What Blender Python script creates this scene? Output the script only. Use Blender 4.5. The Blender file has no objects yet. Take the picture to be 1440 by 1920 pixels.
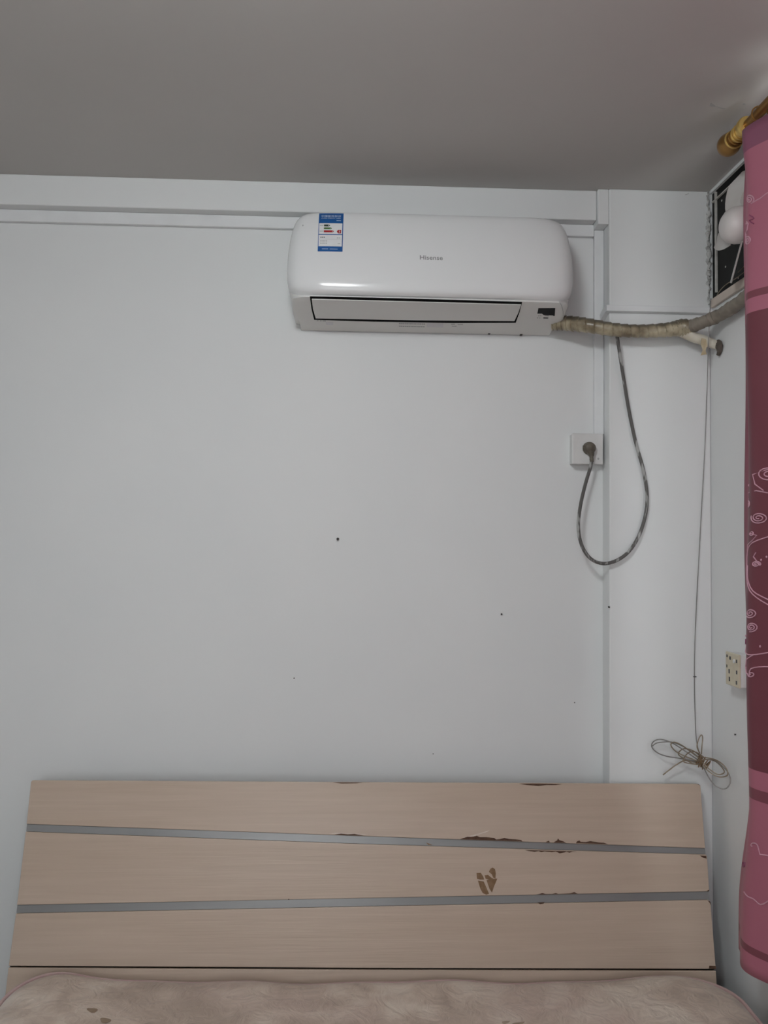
import bpy, bmesh, math, random
from mathutils import Vector, Matrix

random.seed(7)
scene = bpy.context.scene
C = scene.collection
PI = math.pi

# ------------------------------------------------------------------ camera
FPX = 1440.0
ROLL = 0.0125
CAM = Vector((0.0, -2.35, 1.6))
_Y = Vector(((665 - 720) / FPX, (1016 - 960) / FPX, 1.0)).normalized()
_X = Vector((1.0, ROLL, 0.0)); _X.z = -(_X.x * _Y.x + _X.y * _Y.y) / _Y.z; _X.normalize()
_D = _Y.cross(_X)
# rows: world axes written in camera coordinates (x right, y down, z forward)
MW = Matrix((_X, _Y, -_D))
cd = bpy.data.cameras.new('camera')
cd.sensor_fit = 'HORIZONTAL'; cd.sensor_width = 36.0; cd.lens = 36.0 * FPX / 1440.0
cd.clip_start = 0.02
cam = bpy.data.objects.new('camera', cd); C.objects.link(cam)
right = MW @ Vector((1, 0, 0)); up = MW @ Vector((0, -1, 0)); back = MW @ Vector((0, 0, -1))
R = Matrix((right, up, back)).transposed().to_4x4()
cam.matrix_world = Matrix.Translation(CAM) @ R
scene.camera = cam

# ------------------------------------------------------------------ world and exposure
w = bpy.data.worlds.new('world'); scene.world = w; w.use_nodes = True
bg = w.node_tree.nodes['Background']
bg.inputs[1].default_value = 6.0
# overcast sky above the horizon, pale buildings and ground below it
_wt = w.node_tree
_tc = _wt.nodes.new('ShaderNodeTexCoord'); _sp = _wt.nodes.new('ShaderNodeSeparateXYZ'); _wt.links.new(_tc.outputs['Generated'], _sp.inputs[0])
_mr = _wt.nodes.new('ShaderNodeMapRange'); _mr.inputs[1].default_value = -0.03; _mr.inputs[2].default_value = 0.03; _wt.links.new(_sp.outputs[2], _mr.inputs[0])
_mx = _wt.nodes.new('ShaderNodeMix'); _mx.data_type = 'RGBA'
_mx.inputs[6].default_value = (0.62, 0.64, 0.64, 1); _mx.inputs[7].default_value = (0.93, 0.97, 1.0, 1)
_wt.links.new(_mr.outputs[0], _mx.inputs[0]); _wt.links.new(_mx.outputs[2], bg.inputs[0])
scene.view_settings.view_transform = 'Standard'
scene.view_settings.look = 'None'
scene.view_settings.gamma = 1.0
scene.view_settings.use_curve_mapping = False
scene.view_settings.exposure = 0.08
try:
    scene.cycles.max_bounces = 5; scene.cycles.diffuse_bounces = 3; scene.cycles.glossy_bounces = 3
except Exception:
    pass
LAMP_E = 37.0
LAMP_POS = (-0.18, -1.68, 2.52)

# ------------------------------------------------------------------ places measured from the photograph
def ray(px, py):
    return MW @ Vector(((px - 720) / FPX, (py - 960) / FPX, 1.0))
def P(px, py, **k):
    d = ray(px, py); (a, v), = k.items(); i = 'xyz'.index(a)
    return CAM + d * ((v - CAM[i]) / d[i])
def PL(px, py, q, n):
    d = ray(px, py)
    return CAM + d * ((Vector(q) - CAM).dot(Vector(n)) / d.dot(Vector(n)))

# ------------------------------------------------------------------ materials
def srgb(r, g, b):
    f = lambda c: (c / 255 / 12.92) if c <= 10 else ((c / 255 + 0.055) / 1.055) ** 2.4
    return (f(r), f(g), f(b))
def mat(name, col, rough=0.5, metal=0.0, col2=None, scale=6.0, amount=0.5, stretch=(1, 1, 1), bump=0.0, bscale=None,
        detail=2.0, lo=0.4, hi=0.7, spec=0.5, coat=0.0, sheen=0.0, rough2=None):
    m = bpy.data.materials.new(name); m.use_nodes = True
    nt = m.node_tree; b = nt.nodes['Principled BSDF']
    b.inputs['Base Color'].default_value = (*col, 1); b.inputs['Roughness'].default_value = rough
    b.inputs['Metallic'].default_value = metal; b.inputs['Specular IOR Level'].default_value = spec
    b.inputs['Coat Weight'].default_value = coat; b.inputs['Sheen Weight'].default_value = sheen
    tc = nt.nodes.new('ShaderNodeTexCoord'); mp = nt.nodes.new('ShaderNodeMapping')
    mp.inputs['Scale'].default_value = stretch
    nt.links.new(tc.outputs['Object'], mp.inputs[0])
    if col2 is not None:
        n = nt.nodes.new('ShaderNodeTexNoise'); n.inputs['Scale'].default_value = scale; n.inputs['Detail'].default_value = detail
        nt.links.new(mp.outputs[0], n.inputs['Vector'])
        rp = nt.nodes.new('ShaderNodeMapRange'); rp.inputs[1].default_value = lo; rp.inputs[2].default_value = hi
        rp.inputs[3].default_value = 0; rp.inputs[4].default_value = amount
        nt.links.new(n.outputs['Fac'], rp.inputs[0])
        mx = nt.nodes.new('ShaderNodeMix'); mx.data_type = 'RGBA'
        mx.inputs[6].default_value = (*col, 1); mx.inputs[7].default_value = (*col2, 1)
        nt.links.new(rp.outputs[0], mx.inputs[0]); nt.links.new(mx.outputs[2], b.inputs['Base Color'])
        if rough2 is not None:
            mr = nt.nodes.new('ShaderNodeMapRange'); mr.inputs[2].default_value = max(amount, 1e-3)
            mr.inputs[3].default_value = rough; mr.inputs[4].default_value = rough2
            nt.links.new(rp.outputs[0], mr.inputs[0]); nt.links.new(mr.outputs[0], b.inputs['Roughness'])
    if bump:
        n2 = nt.nodes.new('ShaderNodeTexNoise'); n2.inputs['Scale'].default_value = bscale or scale; n2.inputs['Detail'].default_value = 2
        nt.links.new(mp.outputs[0], n2.inputs['Vector'])
        bp = nt.nodes.new('ShaderNodeBump'); bp.inputs['Strength'].default_value = bump; bp.inputs['Distance'].default_value = 0.004
        nt.links.new(n2.outputs['Fac'], bp.inputs['Height']); nt.links.new(bp.outputs[0], b.inputs['Normal'])
    return m

M = {}
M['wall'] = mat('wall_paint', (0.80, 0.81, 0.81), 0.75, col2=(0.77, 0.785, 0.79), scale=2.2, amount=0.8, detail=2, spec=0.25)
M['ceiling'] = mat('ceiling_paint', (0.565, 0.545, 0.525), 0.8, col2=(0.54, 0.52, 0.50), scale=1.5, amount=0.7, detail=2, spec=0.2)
M['trunk'] = mat('painted_plastic', (0.80, 0.81, 0.82), 0.5, col2=(0.74, 0.75, 0.76), scale=14, amount=0.6, bump=0.05, bscale=60, spec=0.35)
M['floor'] = mat('floor_laminate', (0.20, 0.16, 0.125), 0.45, col2=(0.16, 0.125, 0.095), scale=5, amount=0.8, stretch=(1, 8, 1))
M['ac'] = mat('ac_plastic', (0.80, 0.805, 0.81), 0.15, col2=(0.79, 0.795, 0.795), scale=3, amount=0.5, spec=0.5)
M['ac_body'] = mat('ac_side_plastic', (0.77, 0.765, 0.745), 0.35, col2=(0.74, 0.73, 0.70), scale=5, amount=0.6)
M['black'] = mat('black_gap', (0.005, 0.005, 0.005), 0.8, spec=0.05, col2=(0.012, 0.012, 0.012), scale=20, amount=1)
M['display'] = mat('black_display', (0.004, 0.004, 0.005), 0.5, spec=0.12, col2=(0.012, 0.012, 0.012), scale=20, amount=1)
M['blue'] = mat('label_blue', srgb(10, 82, 150), 0.35, col2=srgb(22, 94, 160), scale=60, amount=0.6)
M['paper'] = mat('label_white', (0.80, 0.80, 0.81), 0.35, col2=(0.75, 0.75, 0.76), scale=60, amount=0.5)
M['ink'] = mat('label_ink', (0.05, 0.05, 0.06), 0.5, col2=(0.08, 0.08, 0.09), scale=60, amount=0.5)
M['greyink'] = mat('faint_ink', (0.42, 0.42, 0.42), 0.5, col2=(0.48, 0.48, 0.48), scale=80, amount=0.8)
M['logo'] = mat('logo_grey', (0.22, 0.22, 0.23), 0.35, col2=(0.26, 0.26, 0.27), scale=80, amount=0.5)
M['lblue'] = mat('label_print_light', (0.55, 0.66, 0.80), 0.4, col2=(0.5, 0.6, 0.75), scale=60, amount=0.5)
M['dgreen'] = mat('label_dark_green', (0.035, 0.06, 0.045), 0.4, col2=(0.05, 0.07, 0.05), scale=60, amount=0.5)
M['green'] = mat('label_green', (0.07, 0.17, 0.045), 0.4, col2=(0.08, 0.19, 0.05), scale=60, amount=0.5)
M['red'] = mat('label_red', (0.42, 0.022, 0.025), 0.4, col2=(0.38, 0.02, 0.02), scale=60, amount=0.5)
M['strip'] = mat('grey_aluminium_strip', (0.29, 0.29, 0.29), 0.34, metal=0.25, col2=(0.25, 0.25, 0.25), scale=4, amount=0.7, stretch=(1, 8, 8))
M['chip'] = mat('bare_fibreboard', (0.085, 0.042, 0.026), 0.85, col2=(0.13, 0.07, 0.042), scale=70, amount=0.9, bump=0.4, bscale=200)
M['scuff'] = mat('torn_paper_patch', (0.21, 0.125, 0.065), 0.85, col2=(0.27, 0.17, 0.10), scale=90, amount=0.9)
M['brass'] = mat('antique_brass', (0.36, 0.20, 0.065), 0.30, metal=0.75, col2=(0.24, 0.12, 0.035), scale=18, amount=0.8)
M['gold'] = mat('bright_gold', (0.72, 0.50, 0.17), 0.28, metal=0.7, col2=(0.60, 0.40, 0.12), scale=20, amount=0.7)
M['pane'] = mat('black_painted_pane', (0.005, 0.005, 0.005), 0.35, spec=0.12, col2=(0.012, 0.013, 0.012), scale=12, amount=0.8)
M['frame'] = mat('old_white_frame', (0.60, 0.59, 0.56), 0.6, col2=(0.42, 0.40, 0.36), scale=30, amount=0.8)
M['beige'] = mat('beige_sill', (0.66, 0.57, 0.50), 0.6, col2=(0.58, 0.49, 0.42), scale=18, amount=0.8)
M['fan'] = mat('fan_white_plastic', (0.66, 0.63, 0.62), 0.35, col2=(0.58, 0.54, 0.52), scale=12, amount=0.7)
M['blade'] = mat('fan_blade_plastic', (0.62, 0.60, 0.58), 0.4, col2=(0.46, 0.41, 0.37), scale=10, amount=0.8)
M['plaster'] = mat('broken_plaster', (0.62, 0.62, 0.61), 0.9, col2=(0.22, 0.21, 0.20), scale=45, amount=0.9, bump=0.8, bscale=90)
M['pvc'] = mat('white_drain_hose', (0.70, 0.66, 0.56), 0.5, col2=(0.55, 0.49, 0.39), scale=25, amount=0.8)
M['tapey'] = mat('yellowed_tape', (0.52, 0.42, 0.26), 0.4, col2=(0.60, 0.53, 0.38), scale=40, amount=0.9)
M['clay'] = mat('dark_putty', (0.09, 0.075, 0.06), 0.9, col2=(0.14, 0.12, 0.10), scale=60, amount=0.8, bump=0.5, bscale=90)
M['cord'] = mat('grey_cord', (0.105, 0.10, 0.095), 0.5, col2=(0.40, 0.40, 0.39), scale=38, amount=1.0, lo=0.54, hi=0.62, stretch=(1.6, 1.6, 0.45))
M['plug'] = mat('dirty_plug', (0.10, 0.085, 0.065), 0.55, col2=(0.17, 0.15, 0.12), scale=50, amount=0.9)
M['socket'] = mat('white_socket', (0.74, 0.74, 0.73), 0.4, col2=(0.66, 0.66, 0.65), scale=20, amount=0.7)
M['socket_y'] = mat('yellowed_socket', (0.66, 0.60, 0.46), 0.5, col2=(0.56, 0.49, 0.36), scale=30, amount=0.8)
M['wire'] = mat('thin_grey_wire', (0.20, 0.19, 0.18), 0.5, col2=(0.42, 0.41, 0.40), scale=9, amount=0.9)
M['coil'] = mat('dusty_wire', (0.22, 0.17, 0.115), 0.6, col2=(0.42, 0.36, 0.28), scale=28, amount=0.9)
M['bind'] = mat('binding_wire', (0.20, 0.125, 0.065), 0.6, col2=(0.30, 0.21, 0.13), scale=60, amount=0.9)
M['nail'] = mat('dark_nail', (0.05, 0.05, 0.05), 0.5, metal=0.5, col2=(0.10, 0.08, 0.07), scale=200, amount=0.8)
M['stitch'] = mat('pink_embroidery', (0.58, 0.30, 0.38), 0.45, col2=(0.64, 0.36, 0.44), scale=60, amount=0.8, sheen=0.3)
M['stitch_d'] = mat('plum_embroidery', (0.26, 0.055, 0.13), 0.5, col2=(0.30, 0.08, 0.16), scale=60, amount=0.8)
M['piping'] = mat('pink_piping', (0.50, 0.34, 0.33), 0.6, col2=(0.56, 0.42, 0.39), scale=25, amount=0.8, sheen=0.2)
M['bedwood'] = mat('bed_frame_wood', (0.45, 0.36, 0.28), 0.5, col2=(0.40, 0.31, 0.24), scale=6, amount=0.7, stretch=(1, 10, 10))
M['lampbase'] = mat('lamp_white', (0.8, 0.8, 0.8), 0.4, col2=(0.77, 0.77, 0.77), scale=20, amount=0.5)
M['glass'] = mat('window_glass', (0.9, 0.95, 0.95), 0.02, col2=(0.88, 0.94, 0.94), scale=3, amount=0.3)
def clear_glass(m):
    nt = m.node_tree; out = nt.nodes['Material Output']
    a = nt.nodes.new('ShaderNodeBsdfTransparent'); b = nt.nodes.new('ShaderNodeBsdfGlossy'); b.inputs['Roughness'].default_value = 0.02
    x = nt.nodes.new('ShaderNodeMixShader'); x.inputs[0].default_value = 0.08
    nt.links.new(a.outputs[0], x.inputs[1]); nt.links.new(b.outputs[0], x.inputs[2]); nt.links.new(x.outputs[0], out.inputs['Surface'])
clear_glass(M['glass'])

def emissive(name, col, s):
    m = mat(name, (0.9, 0.9, 0.9), 0.5, col2=(0.88, 0.88, 0.88), scale=5, amount=0.4)
    b = m.node_tree.nodes['Principled BSDF']
    b.inputs['Emission Color'].default_value = (*col, 1); b.inputs['Emission Strength'].default_value = s
    return m

def board_material():
    m = mat('washed_wood_laminate', (0.56, 0.432, 0.345), 0.36, spec=0.4)
    nt = m.node_tree; b = nt.nodes['Principled BSDF']
    tc = nt.nodes.new('ShaderNodeTexCoord')
    mp = nt.nodes.new('ShaderNodeMapping'); mp.inputs['Scale'].default_value = (1.1, 26, 26)
    nt.links.new(tc.outputs['Object'], mp.inputs[0])
    n = nt.nodes.new('ShaderNodeTexNoise'); n.inputs['Scale'].default_value = 3.0; n.inputs['Detail'].default_value = 4; n.inputs['Distortion'].default_value = 0.6
    nt.links.new(mp.outputs[0], n.inputs[0])
    mp2 = nt.nodes.new('ShaderNodeMapping'); mp2.inputs['Scale'].default_value = (0.5, 7, 7)
    nt.links.new(tc.outputs['Object'], mp2.inputs[0])
    n2 = nt.nodes.new('ShaderNodeTexNoise'); n2.inputs['Scale'].default_value = 1.7; n2.inputs['Detail'].default_value = 3
    nt.links.new(mp2.outputs[0], n2.inputs[0])
    r1 = nt.nodes.new('ShaderNodeValToRGB')
    r1.color_ramp.elements[0].position = 0.30; r1.color_ramp.elements[0].color = (0.505, 0.395, 0.312, 1)
    r1.color_ramp.elements[1].position = 0.72; r1.color_ramp.elements[1].color = (0.60, 0.482, 0.392, 1)
    nt.links.new(n.outputs[0], r1.inputs[0])
    r2 = nt.nodes.new('ShaderNodeValToRGB')
    r2.color_ramp.elements[0].position = 0.35; r2.color_ramp.elements[0].color = (0.53, 0.415, 0.324, 1)
    r2.color_ramp.elements[1].position = 0.65; r2.color_ramp.elements[1].color = (0.578, 0.46, 0.374, 1)
    nt.links.new(n2.outputs[0], r2.inputs[0])
    mx = nt.nodes.new('ShaderNodeMix'); mx.data_type = 'RGBA'; mx.inputs[0].default_value = 0.5
    nt.links.new(r1.outputs[0], mx.inputs[6]); nt.links.new(r2.outputs[0], mx.inputs[7])
    nt.links.new(mx.outputs[2], b.inputs['Base Color'])
    # fine brushed relief
    mp3 = nt.nodes.new('ShaderNodeMapping'); mp3.inputs['Scale'].default_value = (2.2, 90, 90)
    nt.links.new(tc.outputs['Object'], mp3.inputs[0])
    n3 = nt.nodes.new('ShaderNodeTexNoise'); n3.inputs['Scale'].default_value = 2.0; n3.inputs['Detail'].default_value = 4; n3.inputs['Distortion'].default_value = 0.8
    nt.links.new(mp3.outputs[0], n3.inputs[0])
    bp = nt.nodes.new('ShaderNodeBump'); bp.inputs['Strength'].default_value = 0.18; bp.inputs['Distance'].default_value = 0.002
    nt.links.new(n3.outputs[0], bp.inputs['Height']); nt.links.new(bp.outputs[0], b.inputs['Normal'])
    return m
M['board'] = board_material()

def mattress_material():
    m = mat('crushed_satin_cover', (0.52, 0.42, 0.36), 0.42, spec=0.4, sheen=0.25)
    nt = m.node_tree; b = nt.nodes['Principled BSDF']
    tc = nt.nodes.new('ShaderNodeTexCoord')
    n = nt.nodes.new('ShaderNodeTexNoise'); n.inputs['Scale'].default_value = 4.5; n.inputs['Detail'].default_value = 4; n.inputs['Distortion'].default_value = 1.6
    nt.links.new(tc.outputs['Object'], n.inputs[0])
    r1 = nt.nodes.new('ShaderNodeValToRGB'); e = r1.color_ramp.elements
    e[0].position = 0.36; e[0].color = (0.44, 0.345, 0.28, 1)
    e[1].position = 0.64; e[1].color = (0.68, 0.58, 0.49, 1)
    k = e.new(0.5); k.color = (0.57, 0.46, 0.38, 1)
    nt.links.new(n.outputs[0], r1.inputs[0])
    n4 = nt.nodes.new('ShaderNodeTexNoise'); n4.inputs['Scale'].default_value = 2.2; n4.inputs['Detail'].default_value = 3
    nt.links.new(tc.outputs['Object'], n4.inputs[0])
    r4 = nt.nodes.new('ShaderNodeMapRange'); r4.inputs[1].default_value = 0.5; r4.inputs[2].default_value = 0.66; r4.inputs[4].default_value = 0.55
    nt.links.new(n4.outputs[0], r4.inputs[0])
    mx = nt.nodes.new('ShaderNodeMix'); mx.data_type = 'RGBA'; mx.inputs[7].default_value = (0.56, 0.42, 0.375, 1)
    nt.links.new(r4.outputs[0], mx.inputs[0]); nt.links.new(r1.outputs[0], mx.inputs[6])
    nt.links.new(mx.outputs[2], b.inputs['Base Color'])
    n3 = nt.nodes.new('ShaderNodeTexNoise'); n3.inputs['Scale'].default_value = 16; n3.inputs['Detail'].default_value = 4; n3.inputs['Distortion'].default_value = 2.0
    nt.links.new(tc.outputs['Object'], n3.inputs[0])
    bp = nt.nodes.new('ShaderNodeBump'); bp.inputs['Strength'].default_value = 0.7; bp.inputs['Distance'].default_value = 0.012
    nt.links.new(n3.outputs[0], bp.inputs['Height']); nt.links.new(bp.outputs[0], b.inputs['Normal'])
    return m
M['mattress'] = mattress_material()

def tape_material():
    # grubby wrapping tape: yellowed, with dust settled on the upper side
    m = mat('wrapping_tape', (0.40, 0.34, 0.24), 0.30, spec=0.5)
    nt = m.node_tree; b = nt.nodes['Principled BSDF']
    tc = nt.nodes.new('ShaderNodeTexCoord')
    n = nt.nodes.new('ShaderNodeTexNoise'); n.inputs['Scale'].default_value = 22; n.inputs['Detail'].default_value = 4
    nt.links.new(tc.outputs['Object'], n.inputs[0])
    r1 = nt.nodes.new('ShaderNodeValToRGB'); e = r1.color_ramp.elements
    e[0].position = 0.38; e[0].color = (0.19, 0.15, 0.095, 1); e[1].position = 0.62; e[1].color = (0.46, 0.40, 0.28, 1)
    nt.links.new(n.outputs[0], r1.inputs[0])
    g = nt.nodes.new('ShaderNodeNewGeometry'); s = nt.nodes.new('ShaderNodeSeparateXYZ'); nt.links.new(g.outputs['Normal'], s.inputs[0])
    ad = nt.nodes.new('ShaderNodeMath'); ad.operation = 'ADD'; nt.links.new(s.outputs[2], ad.inputs[0])
    n2 = nt.nodes.new('ShaderNodeTexNoise'); n2.inputs['Scale'].default_value = 35; nt.links.new(tc.outputs['Object'], n2.inputs[0])
    nt.links.new(n2.outputs[0], ad.inputs[1])
    mr = nt.nodes.new('ShaderNodeMapRange'); mr.inputs[1].default_value = 0.62; mr.inputs[2].default_value = 1.10; mr.inputs[4].default_value = 0.92
    nt.links.new(ad.outputs[0], mr.inputs[0])
    mx = nt.nodes.new('ShaderNodeMix'); mx.data_type = 'RGBA'; mx.inputs[7].default_value = (0.11, 0.092, 0.066, 1)
    nt.links.new(mr.outputs[0], mx.inputs[0]); nt.links.new(r1.outputs[0], mx.inputs[6]); nt.links.new(mx.outputs[2], b.inputs['Base Color'])
    return m
M['tape'] = tape_material()
M['tape_grey'] = mat('grey_wrapping_tape', (0.25, 0.22, 0.18), 0.6, col2=(0.17, 0.145, 0.12), scale=20, amount=0.9)

def curtain_material():
    # dyed colour blocks by height on the cloth (attribute 'cu': s along the rod, z)
    m = mat('pink_satin_curtain', (0.5, 0.2, 0.28), 0.5, spec=0.25, sheen=0.05)
    nt = m.node_tree; b = nt.nodes['Principled BSDF']
    tc = nt.nodes.new('ShaderNodeTexCoord'); s = nt.nodes.new('ShaderNodeSeparateXYZ'); nt.links.new(tc.outputs['UV'], s.inputs[0])
    mr = nt.nodes.new('ShaderNodeMapRange'); mr.inputs[1].default_value = 0.5; mr.inputs[2].default_value = 2.7
    nt.links.new(s.outputs[1], mr.inputs[0])
    rp = nt.nodes.new('ShaderNodeValToRGB'); rp.color_ramp.interpolation = 'CONSTANT'
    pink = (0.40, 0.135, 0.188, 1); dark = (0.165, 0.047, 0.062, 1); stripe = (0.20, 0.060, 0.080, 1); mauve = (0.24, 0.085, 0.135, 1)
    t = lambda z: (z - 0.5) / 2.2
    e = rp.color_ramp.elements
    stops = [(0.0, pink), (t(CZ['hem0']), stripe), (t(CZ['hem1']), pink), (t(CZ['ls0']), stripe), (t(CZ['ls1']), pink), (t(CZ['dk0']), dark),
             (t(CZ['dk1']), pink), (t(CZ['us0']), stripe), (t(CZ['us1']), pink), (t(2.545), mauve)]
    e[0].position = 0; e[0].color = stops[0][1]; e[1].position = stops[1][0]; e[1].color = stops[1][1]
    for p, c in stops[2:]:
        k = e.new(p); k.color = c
    nt.links.new(mr.outputs[0], rp.inputs[0])
    lt = nt.nodes.new('ShaderNodeMapRange'); lt.inputs[1].default_value = 0.015; lt.inputs[2].default_value = 0.045; lt.inputs[3].default_value = 0.45; lt.inputs[4].default_value = 0
    nt.links.new(s.outputs[0], lt.inputs[0])       # fold shading painted into the colour: paler along the leading edge
    mx = nt.nodes.new('ShaderNodeMix'); mx.data_type = 'RGBA'; mx.inputs[7].default_value = (0.36, 0.125, 0.17, 1)
    nt.links.new(lt.outputs[0], mx.inputs[0]); nt.links.new(rp.outputs[0], mx.inputs[6]); nt.links.new(mx.outputs[2], b.inputs['Base Color'])
    n3 = nt.nodes.new('ShaderNodeTexNoise'); n3.inputs['Scale'].default_value = 9; n3.inputs['Detail'].default_value = 3
    nt.links.new(tc.outputs['Object'], n3.inputs[0])
    bp = nt.nodes.new('ShaderNodeBump'); bp.inputs['Strength'].default_value = 0.25; bp.inputs['Distance'].default_value = 0.02
    nt.links.new(n3.outputs[0], bp.inputs['Height']); nt.links.new(bp.outputs[0], b.inputs['Normal'])
    return m

# ------------------------------------------------------------------ mesh helpers
class MB:
    def __init__(s): s.v = []; s.f = []
    def add(s, vs, fs):
        o = len(s.v); s.v += [Vector(v) for v in vs]; s.f += [tuple(i + o for i in f) for f in fs]; return s
    def box(s, x0, x1, y0, y1, z0, z1):
        vs = [(x, y, z) for z in (z0, z1) for y in (y0, y1) for x in (x0, x1)]
        return s.add(vs, [(0, 2, 3, 1), (4, 5, 7, 6), (0, 1, 5, 4), (2, 6, 7, 3), (0, 4, 6, 2), (1, 3, 7, 5)])
    def prism(s, pts, off):
        # polygon pts (list of Vector) extruded by vector off
        n = len(pts); off = Vector(off)
        vs = list(pts) + [Vector(p) + off for p in pts]
        fs = [tuple(range(n)), tuple(range(2 * n - 1, n - 1, -1))] + [(i, i + n, (i + 1) % n + n, (i + 1) % n) for i in range(n)]
        return s.add(vs, fs)
    def tube(s, pts, rad, seg=10, closed=False, cap=True, wob=None):
        pts = [Vector(p) for p in pts]; n = len(pts)
        rr = rad if isinstance(rad, (list, tuple)) else [rad] * n
        vs = []; fs = []; nrm = None
        for i, p in enumerate(pts):
            if closed: t = pts[(i + 1) % n] - pts[i - 1]
            else: t = pts[min(i + 1, n - 1)] - pts[max(i - 1, 0)]
            t.normalize()
            if nrm is None:
                nrm = Vector((0, 0, 1)) if abs(t.z) < 0.9 else Vector((1, 0, 0))
            nrm = nrm - t * nrm.dot(t)
            if nrm.length < 1e-6: nrm = t.orthogonal()
            nrm.normalize(); bn = t.cross(nrm)
            for k in range(seg):
                a = 2 * PI * k / seg; r = rr[i] * (wob(i, a) if wob else 1)
                vs.append(p + nrm * math.cos(a) * r + bn * math.sin(a) * r)
        for i in range(n if closed else n - 1):
            j = (i + 1) % n
            for k in range(seg):
                l = (k + 1) % seg
                fs.append((i * seg + k, i * seg + l, j * seg + l, j * seg + k))
        if cap and not closed:
            fs.append(tuple(range(seg - 1, -1, -1))); fs.append(tuple((n - 1) * seg + k for k in range(seg)))
        return s.add(vs, fs)
    def lathe(s, prof, org, axis, seg=24):
        # prof: list of (distance along axis, radius)
        org = Vector(org); ax = Vector(axis).normalized(); u = ax.orthogonal().normalized(); v = ax.cross(u)
        vs = []; fs = []
        for (d, r) in prof:
            for k in range(seg):
                a = 2 * PI * k / seg
                vs.append(org + ax * d + (u * math.cos(a) + v * math.sin(a)) * max(r, 1e-5))
        for i in range(len(prof) - 1):
            for k in range(seg):
                l = (k + 1) % seg
                fs.append((i * seg + k, i * seg + l, (i + 1) * seg + l, (i + 1) * seg + k))
        fs.append(tuple(range(seg - 1, -1, -1))); fs.append(tuple((len(prof) - 1) * seg + k for k in range(seg)))
        return s.add(vs, fs)
    def grid(s, rows):
        n = len(rows[0]); vs = [p for r in rows for p in r]; fs = []
        for i in range(len(rows) - 1):
            for j in range(n - 1):
                fs.append((i * n + j, i * n + j + 1, (i + 1) * n + j + 1, (i + 1) * n + j))
        return s.add(vs, fs)
    def build(s, name, m, parent=None, smooth=False, bevel=0.0, bseg=2, angle=40):
        org = parent.location.copy() if parent is not None and parent.parent is None else Vector((0, 0, 0))
        if parent is not None and parent.parent is not None:
            org = parent.parent.location + parent.location
        me = bpy.data.meshes.new(name)
        # origin of a loose mesh at the middle of its base
        if parent is None:
            lo = [min(v[i] for v in s.v) for i in range(3)]; hi = [max(v[i] for v in s.v) for i in range(3)]
            base = Vector(((lo[0] + hi[0]) / 2, (lo[1] + hi[1]) / 2, lo[2])); org = base
        me.from_pydata([tuple(v - org) for v in s.v], [], s.f)
        bm = bmesh.new(); bm.from_mesh(me)
        bmesh.ops.recalc_face_normals(bm, faces=bm.faces)
        if bevel:
            ed = [e for e in bm.edges if len(e.link_faces) == 2 and e.calc_face_angle(0) > math.radians(angle)]
            bmesh.ops.bevel(bm, geom=ed, offset=bevel, segments=bseg, profile=0.5, affect='EDGES', clamp_overlap=True)
        bm.to_mesh(me); bm.free()
        if smooth:
            for p in me.polygons: p.use_smooth = True
            try: me.set_sharp_from_angle(angle=math.radians(35))
            except Exception: pass
        me.materials.append(m)
        o = bpy.data.objects.new(name, me); C.objects.link(o)
        if parent is not None: o.parent = parent
        else: o.location = org
        return o
def tag(o, label=None, cat=None, group=None, kind=None):
    if label: o['label'] = label
    if cat: o['category'] = cat
    if group: o['group'] = group
    if kind: o['kind'] = kind
    return o
def thing(name, label, cat, loc, group=None):
    o = bpy.data.objects.new(name, None); C.objects.link(o); o.location = loc; o.empty_display_size = 0.05
    return tag(o, label, cat, group)
def struct(o, label):
    o['kind'] = 'structure'; o['label'] = label; return o
def catmull(pts, sub=8):
    pts = [Vector(p) for p in pts]; out = []
    for i in range(len(pts) - 1):
        p0 = pts[max(i - 1, 0)]; p1 = pts[i]; p2 = pts[i + 1]; p3 = pts[min(i + 2, len(pts) - 1)]
        for k in range(sub):
            t = k / sub
            out.append(0.5 * ((2 * p1) + (p2 - p0) * t + (2 * p0 - 5 * p1 + 4 * p2 - p3) * t * t + (3 * p1 - p0 - 3 * p2 + p3) * t ** 3))
    out.append(pts[-1]); return out
def text_mesh(body, bold=0.0, res=3):
    cu = bpy.data.curves.new('text', 'FONT'); cu.body = body; cu.size = 1.0; cu.offset = bold; cu.resolution_u = res
    o = bpy.data.objects.new('text', cu); C.objects.link(o)
    bpy.context.view_layer.update()
    dg = bpy.context.evaluated_depsgraph_get(); ev = o.evaluated_get(dg); me = ev.to_mesh()
    vs = [v.co.copy() for v in me.vertices]; fs = [tuple(p.vertices) for p in me.polygons]
    ev.to_mesh_clear(); bpy.data.objects.remove(o); bpy.data.curves.remove(cu)
    if not vs: return [], []
    x0 = min(v.x for v in vs); x1 = max(v.x for v in vs); y0 = min(v.y for v in vs); y1 = max(v.y for v in vs)
    return [((v.x - x0) / (x1 - x0), (v.y - y0) / (y1 - y0)) for v in vs], fs

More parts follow.
